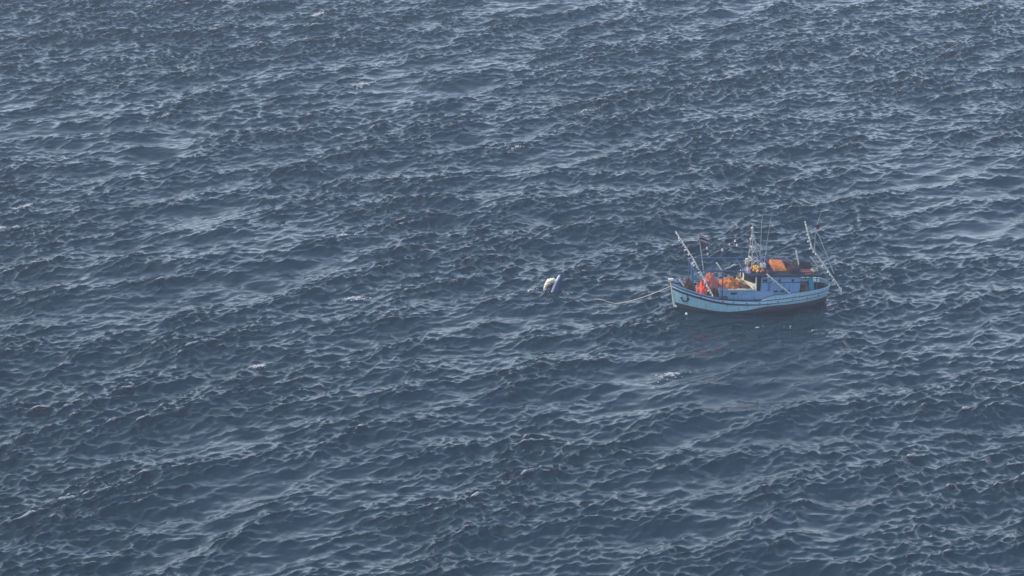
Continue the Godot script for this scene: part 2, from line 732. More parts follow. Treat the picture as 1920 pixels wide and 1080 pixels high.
	add_tube(st, [Vector3(-6.2, 2.45, -0.5), Vector3(-6.2, 2.45, 0.55)], 0.17, 0.17, 12)
	var wl := commit("windlass", st, worn(Color(0.28, 0.17, 0.13), 0.8), boat)
	for s in [-0.5, 0.52]:
		block("cheek", Vector3(-6.2, 2.32, s), Vector3(0.34, 0.56, 0.09), worn(Color(0.2, 0.14, 0.14)), wl)

	# the blue overhead frame from the foremast to the wheelhouse: two rails on posts
	var fr := Node3D.new()
	fr.name = "overhead_frame"
	boat.add_child(fr)
	bar("side_rail", [Vector3(-6.0, 4.5, 1.75), Vector3(-1.1, 4.18, 1.8)], 0.075, 0.075, frame_blue, fr)
	bar("side_rail", [Vector3(-6.0, 4.52, -1.75), Vector3(1.25, 4.25, -1.8)], 0.085, 0.085, frame_blue, fr)
	for x in [-6.0, -1.15]:
		var y = 4.5 - (x + 6.0) * 0.062
		bar("cross_bar", [Vector3(x, y, -1.75), Vector3(x, y, 1.75)], 0.05, 0.05, frame_blue, fr)
	bar("frame_post", [Vector3(-3.23, 1.5, 1.78), Vector3(-3.23, 4.32, 1.78)], 0.06, 0.06, frame_blue, fr)
	bar("frame_post", [Vector3(-3.43, 1.5, -1.78), Vector3(-3.43, 4.36, -1.78)], 0.06, 0.06, frame_blue, fr)
	bar("frame_post", [Vector3(-5.95, 1.95, -1.3), Vector3(-5.95, 4.5, -1.72)], 0.05, 0.05, frame_blue, fr)
	# bowed handrail by the foremast
	var arch := []
	for k in 9:
		var a := PI * k / 8.0
		arch.append(Vector3(-5.35 - 0.4 * cos(a), 2.6 + 0.85 * pow(sin(a), 0.7), -0.3))
	bar("bow_arch", arch, 0.07, 0.07, worn(Color(0.36, 0.62, 0.82)), boat)
	# foremast and what is lashed to it
	var fm := bar("foremast", [Vector3(-5.93, 1.75, 0.2), Vector3(-5.93, 3.6, 0.2), Vector3(-5.93, 5.28, 0.2)], 0.15, 0.12, worn(Color(0.26, 0.42, 0.62), 0.55), boat)
	bar("yard", [Vector3(-6.45, 5.2, 0.25), Vector3(-5.55, 5.26, 0.15)], 0.05, 0.05, steel, fm)
	block("lashing", Vector3(-5.95, 4.62, 0.22), Vector3(0.22, 0.14, 0.24), white, fm)

	# white light booms, foot on the port rail, heads leaning out over the bow
	var boom_m := worn(Color(0.88, 0.88, 0.85), 0.5)
	var foot := Vector3(-4.16, 1.8, 1.95)
	var tie := Vector3(-5.87, 5.1, 0.32)
	var head := Vector3(-7.44, 7.58, -1.2)
	boom([foot, tie, head], 0.075, boom_m, white, 26)
	boom([Vector3(1.06, 3.92, 2.1), Vector3(2.2, 2.9, 2.22), Vector3(3.36, 1.93, 2.36)], 0.08, boom_m, steel, 7)
	boom([Vector3(5.14, 8.45, 0), Vector3(5.92, 5.7, 0), Vector3(7.0, 4.2, 0), Vector3(8.96, 1.3, 0)], 0.075, boom_m, white, 22)
	block("boom_weight", Vector3(8.98, 1.2, 0), Vector3(0.2, 0.36, 0.2), white, boat)
	bar("boom_strut", [Vector3(5.5, 7.2, 0), Vector3(6.12, 7.28, -0.1)], 0.035, 0.035, steel, boat)
	bar("stern_pole", [Vector3(6.1, 7.58, -0.1), Vector3(6.6, 6.9, -0.05)], 0.06, 0.05, steel, boat)
	bar("stern_pole", [Vector3(6.6, 6.9, -0.05), Vector3(8.2, 3.0, 0.2)], 0.045, 0.05, steel, boat)
	bar("stern_stay", [Vector3(6.25, 7.4, -0.1), Vector3(6.3, 5.0, -0.4)], 0.03, 0.03, steel, boat)
	bar("gallows_post", [Vector3(6.0, 4.5, -0.8), Vector3(6.76, 3.5, -0.6)], 0.07, 0.08, steel, boat)
	bar("gallows_post", [Vector3(6.1, 3.55, -0.7), Vector3(7.1, 3.6, -0.55)], 0.06, 0.06, steel, boat)
	bar("lamp_post", [Vector3(4.36, 5.45, 0), Vector3(4.72, 3.9, 0)], 0.07, 0.06, white, boat)
	bar("short_boom", [Vector3(-3.43, 4.4, -0.5), Vector3(-2.82, 3.5, -0.3)], 0.09, 0.07, white, boat)
	bar("boom_strut", [Vector3(-6.77, 6.79, -0.85), Vector3(-5.4, 6.9, 0.05)], 0.035, 0.035, steel, boat)
	# flag poles
	bar("flagpole", [Vector3(-5.34, 7.5, 0), Vector3(-4.75, 3.6, 0)], 0.04, 0.05, steel, boat)
	bar("flagpole", [Vector3(-5.42, 6.9, -0.3), Vector3(-5.3, 4.5, -1.6)], 0.03, 0.03, frame_blue, boat)
	bar("whip", [Vector3(6.18, 7.5, -0.1), Vector3(6.75, 9.2, -0.2)], 0.025, 0.015, steel, boat)

	# coaming of the hold, in front of the wheelhouse
	var hc := Node3D.new()
	hc.name = "hold_house"
	boat.add_child(hc)
	var c := [Vector3(-3.5, 1.1, -1.65), Vector3(-3.5, 2.22, -1.6), Vector3(-3.5, 2.22, 1.6), Vector3(-3.5, 1.1, 1.65), Vector3(0.0, 1.0, -1.7), Vector3(0.0, 2.08, -1.65), Vector3(0.0, 2.08, 1.65), Vector3(0.0, 1.0, 1.7)]
	st = begin()
	add_hull(st, c)
	commit("wall", st, mid_blue, hc)
	block("coaming_edge", Vector3(-1.7, 2.19, 0), Vector3(3.7, 0.08, 3.46), worn(Color(0.5, 0.58, 0.66)), hc, Basis(Vector3(0, 0, 1), -0.04))
	block("window", Vector3(-2.05, 1.9, 1.665), Vector3(0.62, 0.22, 0.04), dark, hc)
	block("hatch_edge", Vector3(-1.5, 2.27, 1.55), Vector3(2.2, 0.09, 0.16), white, hc, Basis(Vector3(0, 0, 1), -0.04))

	# wheelhouse: cream front in three facets with window openings, blue sides
	var wh := Node3D.new()
	wh.name = "wheelhouse"
	boat.add_child(wh)
	var plan := [Vector2(0.12, -1.62), Vector2(-0.95, -0.75), Vector2(-0.85, 0.2), Vector2(0.16, 1.6)]   # x, z round the front
	for k in 3:
		facet(plan[k], plan[k + 1], 1.3, 2.75, 3.62, cream, dark, wh)
	# side walls with the doorway
	for s in [1.0, -1.0]:
		var zz: float = 1.62 * s
		block("side_wall", Vector3(2.55, 2.37, zz), Vector3(3.9, 2.34, 0.07), mid_blue, wh, Basis(Vector3(0, 0, 1), -0.04))
		block("door_post", Vector3(0.14, 2.5, zz), Vector3(0.1, 2.3, 0.1), cream, wh)
		block("door", Vector3(0.38, 2.45, zz - 0.1 * s), Vector3(0.42, 2.2, 0.05), worn(Color(0.12, 0.1, 0.12)), wh)
	block("band", Vector3(2.6, 2.86, 1.675), Vector3(3.75, 0.06, 0.06), navy, wh, Basis(Vector3(0, 0, 1), -0.04))
	for x in [1.0, 2.45, 3.75]:
		block("window", Vector3(x, 3.16 - x * 0.04, 1.665), Vector3(0.42 if x < 2 else 0.2, 0.24, 0.04), dark, wh)
	for x in [2.1, 2.75, 3.3]:
		block("vent", Vector3(x, 2.02 - x * 0.03, 1.67), Vector3(0.4, 0.16, 0.05), dark, wh)
	for x in [1.35, 1.5, 2.9]:
		block("batten", Vector3(x, 2.4, 1.672), Vector3(0.035, 0.85, 0.05), frame_blue, wh)
	block("back_wall", Vector3(4.46, 2.35, 0), Vector3(0.07, 2.2, 3.2), mid_blue, wh)
	# rounded lower apron on the port side of the wheelhouse
	st = begin()
	grid = []
	for i in 13:
		var t := i / 12.0
		var col := []
		for j in 7:
			var a := j / 6.0
			col.append(Vector3(lerpf(-0.1, 1.9, t), lerpf(2.02, 1.25, a), 1.66 + 0.22 * sin(PI * 0.5 * a) * sqrt(maxf(0.0, 1.0 - pow(1.0 - t * 1.7, 2.0) if t < 0.58 else 1.0))))
		grid.append(col)
	add_solid_sheet(st, grid, Vector3(0, 0, -0.05))
	commit("apron", st, worn(Color(0.5, 0.62, 0.76), 0.55), wh)
	# roof with its deep navy edge, held on posts at the stern
	st = begin()
	grid = []
	for i in 17:
		var x := lerpf(-1.2, 6.5, i / 16.0)
		var row := []
		for j in 9:
			var zz := lerpf(-1.95, 1.95, j / 8.0)
			row.append(Vector3(x + 0.25 * (absf(zz) / 1.95) * (1.0 if x < 0 else 0.0), 3.9 - 0.042 * x - 0.035 * zz * zz, zz))
		grid.append(row)
	add_solid_sheet(st, grid, Vector3(0, -0.09, 0))
	var roof := commit("roof", st, roof_m, boat)
	block("roof_edge", Vector3(2.65, 3.62, 1.97), Vector3(7.5, 0.2, 0.06), navy, roof, Basis(Vector3(0, 0, 1), -0.042))
	block("roof_edge", Vector3(2.65, 3.62, -1.97), Vector3(7.5, 0.2, 0.06), navy, roof, Basis(Vector3(0, 0, 1), -0.042))
	block("roof_rail", Vector3(3.6, 3.98, -1.7), Vector3(5.2, 0.06, 0.06), frame_blue, roof, Basis(Vector3(0, 0, 1), -0.042))
	for p in [Vector2(6.2, 1.5), Vector2(6.2, -1.5), Vector2(5.0, -1.75), Vector2(5.0, 1.78)]:
		bar("roof_post", [Vector3(p.x, 1.4, p.y), Vector3(p.x, 3.6, p.y)], 0.05, 0.05, frame_blue, roof)
	# lattice mast on the roof
	var mast := Node3D.new()
	mast.name = "lattice_mast"
	boat.add_child(mast)
	var top := Vector3(-0.05, 8.3, 0)
	var feet := [Vector3(-0.32, 3.85, -0.55), Vector3(-0.1, 3.85, 0.6), Vector3(0.75, 3.8, -0.1)]
	for f in feet:
		bar("leg", [f, top], 0.05, 0.035, steel, mast)
	for k in range(1, 8):
		var t := k / 8.0
		for s in 3:
			bar("brace", [feet[s].lerp(top, t), feet[(s + 1) % 3].lerp(top, minf(t + (0.1 if k % 2 else 0.0), 1.0))], 0.035, 0.035, white, mast)
	bar("leg", [Vector3(1.25, 3.8, 0.1), Vector3(0.1, 7.1, 0)], 0.04, 0.03, steel, mast)
	block("mast_lamp", Vector3(-0.08, 8.0, 0), Vector3(0.22, 0.16, 0.22), white, mast)
	block("mast_lamp", Vector3(-0.22, 6.9, 0.1), Vector3(0.16, 0.22, 0.16), white, mast)
	# aerials
	bar("aerial", [Vector3(0.8, 3.85, 0), Vector3(0.84, 8.4, 0), Vector3(0.98, 9.7, 0)], 0.028, 0.009, steel, boat)
	bar("aerial", [Vector3(1.2, 3.85, 0), Vector3(1.5, 7.0, 0), Vector3(1.86, 9.85, 0)], 0.028, 0.009, steel, boat)
	bar("aerial_yard", [Vector3(0.7, 6.62, 0), Vector3(1.5, 6.62, 0)], 0.03, 0.03, worn(Color(0.5, 0.6, 0.62)), boat)
	# stays with their lamp bulbs
	var rope_m := worn(Color(0.55, 0.57, 0.6), 0.8)
	stay([Vector3(-0.1, 7.93, 0), Vector3(-4.1, 4.5, -1.75)], rope_m, white, [0.42, 0.6])
	stay([Vector3(-0.1, 6.8, 0), Vector3(-5.9, 5.25, 0.1)], rope_m, white, [0.3, 0.62, 0.83])
	stay([Vector3(1.3, 5.2, 0.1), Vector3(5.7, 6.9, -0.1)], rope_m, white, [])
	stay([Vector3(1.0, 5.3, 0.0), Vector3(2.0, 3.95, 0.5)], rope_m, white, [])
	stay([Vector3(-7.3, 7.3, -1.1), Vector3(-5.34, 7.3, 0)], rope_m, white, [])
	stay([Vector3(-5.0, 5.9, 0), Vector3(-3.6, 6.6, -0.5), Vector3(-0.1, 5.9, 0)], rope_m, white, [0.2])
	stay([Vector3(5.3, 7.9, 0), Vector3(7.3, 5.0, 0.15)], rope_m, white, [])

func facet(a: Vector2, b: Vector2, low: float, sill: float, high: float, m: Material, dark: Material, parent: Node) -> void:
	# one facet of the wheelhouse front: wall below the sill, posts and a head beam round a dark window
	var u := Vector3(b.x - a.x, 0, b.y - a.y)
	var w := u.length()
	var basis := Basis(u.normalized(), Vector3.UP, u.normalized().cross(Vector3.UP))
	var mid := Vector3((a.x + b.x) / 2, 0, (a.y + b.y) / 2)
	block("front_wall", mid + Vector3(0, (low + sill) / 2, 0), Vector3(w, sill - low, 0.07), m, parent, basis)
	block("front_beam", mid + Vector3(0, high - 0.06, 0), Vector3(w, 0.12, 0.07), m, parent, basis)
	for s in [-0.5, 0.5]:
		block("front_post", mid + u * s * (1.0 - 0.1 / w) + Vector3(0, (sill + high) / 2 - 0.06, 0), Vector3(0.12, high - sill - 0.12, 0.08), m, parent, basis)
	block("window", mid + Vector3(0, (sill + high) / 2 - 0.06, 0) - basis.z * 0.02, Vector3(w - 0.2, high - sill - 0.12, 0.02), dark, parent, basis)

func boom(points: Array, r: float, m: Material, fit: Material, lamps: int) -> void:
	var o := bar("light_boom", points, r, r * 0.9, m, boat)
	var c := Curve3D.new()
	for p in points:
		c.add_point(p)
	var rng := RandomNumberGenerator.new()
	rng.seed = lamps
	var long := c.get_baked_length()
	for k in lamps:
		var p := c.sample_baked(long * (k + 0.6) / lamps)
		var d := Vector3(rng.randf_range(-0.26, 0.1), -0.2 * rng.randf(), rng.randf_range(0.02, 0.16))
		bar("lamp", [p, p + d * 0.5, p + d], 0.05, 0.09, fit, o)

func stay(points: Array, m: Material, bulb: Material, at: Array) -> void:
	var fine := []
	for i in points.size() - 1:
		for k in 9:
			var t := k / 8.0
			if i > 0 and k == 0:
				continue
			fine.append(points[i].lerp(points[i + 1], t) + Vector3(0, -0.1 * sin(PI * t), 0))
	var o := bar("stay", fine, 0.024, 0.024, m, boat)
	for t in at:
		var p: Vector3 = fine[int(t * (fine.size() - 1))]
		bar("bulb", [p + Vector3(0, 0.1, 0), p, p - Vector3(0, 0.12, 0)], 0.05, 0.1, bulb, o)

# ---------------------------------------------------------------- what lies on the boat
func on_boat(x: float, y: float, z: float) -> Vector3:
	return boat.transform * Vector3(x, y, z)

func build_flag(called: String, at: Vector3, long: float, high: float, colours: Array, shares: Array, droop: float, label: String) -> void:
	var o := thing(called, label, "flag", at, boat.rotation.y)
	var y := 0.0
	for s in colours.size():
		var st := begin()
		var grid := []
		for i in 9:
			var u := i / 8.0
			var row := []
			for v in [y, y + shares[s]]:
				row.append(Vector3(u * long * 0.9 + 0.06 * sin(v * 5.0), -v * high - droop * u * u + 0.05 * sin(u * 7.0 + v * 2.0), 0.16 * sin(u * 6.5 + v * 2.5)))
			grid.append(row)
		add_solid_sheet(st, grid, Vector3(0, 0, 0.008))
		commit("stripe", st, look(colours[s], 0.8), o)
		y += shares[s] + 0.002

func build_cargo() -> void:
	var red := worn(Color(0.90, 0.30, 0.22), 0.6)
	var faded_red := worn(Color(0.78, 0.42, 0.38), 0.7)
	var orange := worn(Color(0.93, 0.56, 0.29), 0.75, true)
	var net_orange := worn(Color(0.86, 0.52, 0.28), 0.85, true)
	var brown := worn(Color(0.30, 0.18, 0.16), 0.85, true)
	var dark_net := worn(Color(0.15, 0.17, 0.21), 0.9, true)
	var white := worn(Color(0.88, 0.88, 0.85), 0.6)
	heap("red_tarpaulin", Vector3(-4.85, 1.8, 0.75), 0.5, 0.7, 1.05, 31, red, "bright red crumpled tarpaulin heap on the foredeck behind the blue foremast", "tarpaulin", 0.65, 3.2)
	heap("faded_red_tarpaulin", Vector3(-4.1, 1.9, 0.2), 0.85, 0.9, 1.3, 44, faded_red, "faded pinkish red tarpaulin heap beside the bright red one, nearer the hold", "tarpaulin", 0.6, 3.0)
	heap("brown_net", Vector3(-4.0, 1.5, 1.3), 0.55, 0.6, 0.75, 52, brown, "dark brown heap of netting on deck below the red tarpaulins", "fishing net", 0.5, 4.0)
	heap("bow_net", Vector3(-6.35, 2.05, 0.15), 0.5, 0.65, 0.75, 57, worn(Color(0.36, 0.22, 0.18), 0.9, true), "rust brown heap of netting in the bow around the windlass", "fishing net", 0.6, 4.5)
	heap("pink_bundle", Vector3(-5.35, 1.9, 0.5), 0.4, 0.5, 0.62, 58, worn(Color(0.70, 0.45, 0.40), 0.8), "small dusty pink bundle between the foremast and the red tarpaulin", "bundle", 0.4, 3.0)
	heap("orange_net", Vector3(-2.15, 2.2, 0.1), 1.05, 1.5, 0.62, 61, net_orange, "wide orange brown fishing net spread on top of the hold house", "fishing net", 0.55, 4.0)
	heap("tan_net", Vector3(-0.95, 2.16, 1.05), 0.55, 0.45, 0.34, 63, worn(Color(0.50, 0.33, 0.18), 0.9, true), "low tan heap of netting in front of the wheelhouse wall", "fishing net", 0.5, 4.0)
	# a coil of pale rope on the orange net
	var st := begin()
	var coil := []
	for k in 61:
		var a := TAU * k / 20.0
		coil.append(Vector3(cos(a) * 0.36, 0.02 + k * 0.0035 + 0.03 * sin(a * 2.3), sin(a) * 0.5))
	add_tube(st, coil, 0.05, 0.05, 6)
	var o := commit("rope_coil", st, worn(Color(0.80, 0.74, 0.58), 0.85))
	o.transform = boat.transform * Transform3D(Basis(Vector3(0, 0, 1), -0.25), Vector3(-1.15, 2.62, 0.0))
	tag(o, "coil of pale rope lying on the orange net by the wheelhouse", "rope")

	# on the roof
	st = begin()
	var grid := []
	var wrinkle := FastNoiseLite.new()
	wrinkle.seed = 71
	wrinkle.frequency = 1.6
	wrinkle.fractal_type = FastNoiseLite.FRACTAL_RIDGED
	for i in 17:
		var u := i / 16.0
		var row := []
		for j in 17:
			var v := j / 16.0
			# a sheet thrown over a stack of crates: high ridge at the back, sloping to the front, its sides hanging down
			var x := lerpf(-0.62, 0.78, u) + 0.16 * v
			var z := lerpf(-0.75, 0.85, v)
			var y := 0.78 - 0.5 * v - 0.1 * u + 0.07 * wrinkle.get_noise_2d(x, z)
			if i == 0 or i == 16 or j == 0 or j == 16:
				y = maxf(0.02, y - 0.32)
			row.append(Vector3(x, y, z))
		grid.append(row)
	add_solid_sheet(st, grid, Vector3(0, -0.02, 0))
	o = commit("orange_tarpaulin", st, orange)
	o.transform = boat.transform * Transform3D(Basis.IDENTITY, Vector3(2.4, 3.72, 0.1))
	tag(o, "large orange tarpaulin thrown over a stack on the cabin roof", "tarpaulin")
	var rng := RandomNumberGenerator.new()
	rng.seed = 5
	var yellow := [worn(Color(0.90, 0.60, 0.16), 0.5), worn(Color(0.86, 0.46, 0.12), 0.5), worn(Color(0.88, 0.76, 0.45), 0.5)]
	var shape := begin()
	var prof := []
	for k in 9:
		var a := PI * k / 8.0
		prof.append(Vector2(0.13 * pow(sin(a), 0.8) + 0.005, -0.17 * cos(a)))
	var rings := []
	for p in prof:
		var ring := []
		for k in 13:
			var a := TAU * (k % 12) / 12.0
			ring.append(Vector3(p.x * cos(a), p.y + 0.17, p.x * sin(a)))
		rings.append(ring)
	add_sheet(shape, rings)
	shape.generate_normals()
	var float_mesh := shape.commit()
	var where_ := ["at the stern end", "at the near stern corner", "at the near side", "at the near bow corner", "at the bow end", "at the far side", "at the far corner"]
	var tone_ := ["yellow", "deep orange", "straw coloured"]
	var float_labels := []
	for k in 16:
		var layer_ = ["in the bottom ring", "in the upper ring", "on the very top"][k / 7]
		float_labels.append("%s float %s of the roof heap, %s" % [tone_[k % 3], layer_, where_[k % 7]])
	for k in 16:
		var f := MeshInstance3D.new()
		f.name = numbered("net_float")
		f.mesh = float_mesh
		f.material_override = yellow[k % 3]
		add_child(f, true)
		var lay := k / 7
		var a := TAU * k / 7.0 + lay * 0.5
		var r := 0.44 - 0.14 * lay + rng.randf_range(-0.04, 0.04)
		var x := 0.32 + cos(a) * r * 1.15
		var z := 0.75 + sin(a) * r
		f.transform = boat.transform * Transform3D(Basis.from_euler(Vector3(rng.randf_range(-1.2, 1.2), rng.randf() * TAU, rng.randf_range(-1.2, 1.2))), Vector3(x, 3.84 + 0.17 * lay, z))
		tag(f, float_labels[k], "float", "yellow orange net floats heaped on the cabin roof")
	heap("pale_bundle", Vector3(-0.68, 3.78, 0.95), 0.42, 0.6, 0.42, 77, worn(Color(0.66, 0.64, 0.76), 0.8), "pale lilac bundle of cloth at the front edge of the roof", "bundle", 0.7, 3.0)
	var crate := thing("white_crate", "small white open crate on the roof between the floats and orange tarpaulin", "crate", on_boat(1.12, 3.83, -0.1), boat.rotation.y + 0.3)
	for s in [Vector3(0.2, 0, 0), Vector3(-0.2, 0, 0)]:
		block("side", s + Vector3(0, 0.22, 0), Vector3(0.04, 0.44, 0.5), white, crate)
	for s in [Vector3(0, 0, 0.23), Vector3(0, 0, -0.23)]:
		block("side", s + Vector3(0, 0.22, 0), Vector3(0.36, 0.44, 0.04), white, crate)
	block("bottom", Vector3(0, 0.03, 0), Vector3(0.36, 0.04, 0.42), white, crate)
	heap("dark_net", Vector3(5.0, 3.62, -0.5), 1.0, 0.9, 0.62, 81, dark_net, "black green heap of netting on the roof near the stern", "fishing net", 0.6, 4.0)
	heap("dark_red_net", Vector3(3.75, 3.66, 0.7), 0.75, 0.7, 0.3, 83, worn(Color(0.34, 0.18, 0.20), 0.9, true), "low dark red heap of netting on the roof beside the orange tarpaulin", "fishing net", 0.6, 4.0)
	heap("navy_bundle", Vector3(1.75, 3.75, -0.9), 0.5, 0.6, 0.45, 84, worn(Color(0.13, 0.13, 0.25), 0.9, true), "dark blue bundle behind the white crate on the roof", "bundle", 0.5, 3.0)
	var tones := [Color(0.72, 0.38, 0.38), Color(0.78, 0.56, 0.52), Color(0.60, 0.22, 0.24), Color(0.74, 0.50, 0.42)]
	var lays := ["uppermost pole of the pink poles on the roof edge by the stern", "second pink pole from the top at the roof edge by the stern", "third pole down, dark red, at the roof edge by the stern", "lowest pink pole, lying along the port roof edge by the stern"]
	for k in 4:
		st = begin()
		add_tube(st, [Vector3(-0.9 + 0.25 * k, 0.0, 0.0), Vector3(0.0, 0.03, 0.06), Vector3(1.1 - 0.2 * k, 0.0, -0.05)], 0.05, 0.04)
		o = commit("pole", st, worn(tones[k], 0.7))
		o.transform = boat.transform * Transform3D(Basis(Vector3.UP, 0.06 * k - 0.1), Vector3(5.1, 3.7 - 0.02 * k, 0.75 + 0.33 * k))
		tag(o, lays[k], "pole", "pink and red poles on the roof")
	var lots := [[Vector3(1.35, 3.8, -1.35), Color(0.16, 0.34, 0.62), "blue plastic drum standing on the far side of the roof"], [Vector3(-0.2, 3.82, -1.2), Color(0.75, 0.76, 0.72), "pale plastic drum on the roof behind the lattice mast"], [Vector3(6.1, 1.45, -1.0), Color(0.14, 0.30, 0.52), "blue plastic drum on the far side of the stern deck"]]
	for l in lots:
		var drum := thing("plastic_drum", l[2], "drum", on_boat(l[0].x, l[0].y, l[0].z), 0.0)
		var dm := worn(l[1], 0.5)
		bar("body", [Vector3(0, 0, 0), Vector3(0, 0.03, 0), Vector3(0, 0.56, 0), Vector3(0, 0.6, 0)], 0.24, 0.23, dm, drum)
		bar("hoop", [Vector3(0, 0.2, 0), Vector3(0, 0.24, 0)], 0.26, 0.26, dm, drum)
		bar("hoop", [Vector3(0, 0.42, 0), Vector3(0, 0.46, 0)], 0.26, 0.26, dm, drum)
	var boxes := [[Vector3(3.55, 3.72, -0.9), 0.2, Color(0.55, 0.26, 0.22), "dull red fish crate behind the orange tarpaulin on the roof"], [Vector3(4.25, 3.68, 1.15), -0.3, Color(0.20, 0.20, 0.34), "dark violet fish crate near the port roof edge"], [Vector3(6.05, 3.6, 0.9), 0.5, Color(0.74, 0.72, 0.68), "pale grey fish crate at the stern corner of the roof"], [Vector3(-3.05, 1.42, 1.95), 0.1, Color(0.34, 0.30, 0.30), "dark grey fish crate on the port side deck beside the hold"], [Vector3(1.55, 3.8, 1.35), 0.15, Color(0.38, 0.22, 0.36), "purple fish crate beside the heap of yellow floats"]]
	for l in boxes:
		var box := thing("fish_crate", l[3], "crate", on_boat(l[0].x, l[0].y, l[0].z), boat.rotation.y + l[1])
		var bm := worn(l[2], 0.6)
		for s in [-1.0, 1.0]:
			block("side", Vector3(0, 0.15, 0.19 * s), Vector3(0.6, 0.28, 0.03), bm, box)
			block("end", Vector3(0.29 * s, 0.15, 0), Vector3(0.03, 0.28, 0.34), bm, box)
		block("bottom", Vector3(0, 0.02, 0), Vector3(0.55, 0.03, 0.34), bm, box)
		block("catch", Vector3(0, 0.1, 0), Vector3(0.5, 0.12, 0.3), worn(Color(0.5, 0.5, 0.52), 0.5, true), box)
	# at the stern, under the roof
	var turq := thing("turquoise_board", "upright turquoise board leaning at the open stern under the roof", "board", on_boat(5.72, 1.5, 1.25), boat.rotation.y)
	var lean := Basis(Vector3(0, 0, 1), 0.17) * Basis(Vector3.UP, 0.35)
	block("panel", Vector3(0, 0.85, 0), Vector3(0.52, 1.55, 0.06), worn(Color(0.12, 0.62, 0.72), 0.5), turq, lean)
	block("edge", lean * Vector3(0.0, -0.79, 0.0) + Vector3(0, 0.85, 0), Vector3(0.56, 0.05, 0.1), worn(Color(0.75, 0.75, 0.6)), turq, lean)
	heap("yellow_brown_sack", Vector3(5.2, 1.4, 1.15), 0.55, 0.5, 0.8, 91, worn(Color(0.52, 0.44, 0.26), 0.85, true), "yellow brown sack on the stern deck beside the turquoise board", "sack", 0.4, 2.5)
	heap("stern_net", Vector3(6.6, 1.42, 0.2), 0.75, 0.9, 0.6, 93, dark_net, "dark heap of netting on the open deck at the very stern", "fishing net", 0.5, 4.0)
	build_flag("striped_flag", on_boat(-5.34, 7.45, 0.0), 0.95, 0.62, [Color(0.80, 0.12, 0.16), Color(0.92, 0.9, 0.9), Color(0.16, 0.16, 0.38), Color(0.92, 0.9, 0.9), Color(0.80, 0.12, 0.16)], [0.166, 0.166, 0.333, 0.166, 0.166], 0.3, "red, white and blue striped flag on the pole near the bow")
	build_flag("red_flag", on_boat(6.28, 8.05, -0.12), 0.42, 0.38, [Color(0.62, 0.1, 0.16)], [1.0], 0.12, "small dark red flag at the top of the stern pole")
	# anchor hanging on the port bow
	var an := thing("anchor", "dark iron anchor hanging against the port bow of the fishing boat", "anchor", boat.transform * side(-6.5, 1.0, 0.1), boat.rotation.y - 0.35)
	var iron := worn(Color(0.06, 0.08, 0.13), 0.6)
	bar("shank", [Vector3(0.1, 0.1, 0), Vector3(0.22, 0.72, 0.1)], 0.06, 0.05, iron, an)
	var arm := []
	for k in 11:
		var a := PI * (0.95 + 1.0 * k / 10.0)
		arm.append(Vector3(0.36 * cos(a) - 0.08, 0.32 + 0.32 * sin(a), 0.02))
	bar("arm", arm, 0.06, 0.06, iron, an)
	block("fluke", Vector3(-0.44, 0.36, 0.03), Vector3(0.2, 0.16, 0.05), iron, an, Basis(Vector3(0, 0, 1), 0.5))
	block("fluke", Vector3(0.28, 0.36, 0.03), Vector3(0.16, 0.16, 0.05), iron, an, Basis(Vector3(0, 0, 1), -0.5))
	bar("stock", [Vector3(0.05, 0.68, 0.08), Vector3(0.4, 0.74, 0.1)], 0.035, 0.035, iron, an)

# ---------------------------------------------------------------- the tow rope, the wreck, floats, foam
func build_tow_rope() -> void:
	var a := boat.transform * Vector3(-7.95, 2.35, 0.0)
	var pts := []
	var dip := Vector3(10.1, 0, 3.3)
	dip.y = water_height(10.1, 3.3) + 0.02
	for k in 25:
		var t := k / 24.0
		var p := a.lerp(dip, t)
		p.y = dip.y + (a.y - dip.y) * (pow(1.0 - t, 1.3))
		pts.append(p)
	for k in range(1, 17):
		var x := 10.1 - k * 0.2
		var z := 3.3 - k * 0.075
		pts.append(Vector3(x, water_height(x, z) + 0.04 - 0.0016 * maxf(0.0, k - 5.0) * k, z))
	var st := begin()
	add_tube(st, pts, 0.032, 0.028, 8)
	var o := commit("tow_rope", st, worn(Color(0.86, 0.80, 0.76), 0.85))
	tag(o, "pale tow rope from the boat's bow sagging into the water towards the wreck", "rope")

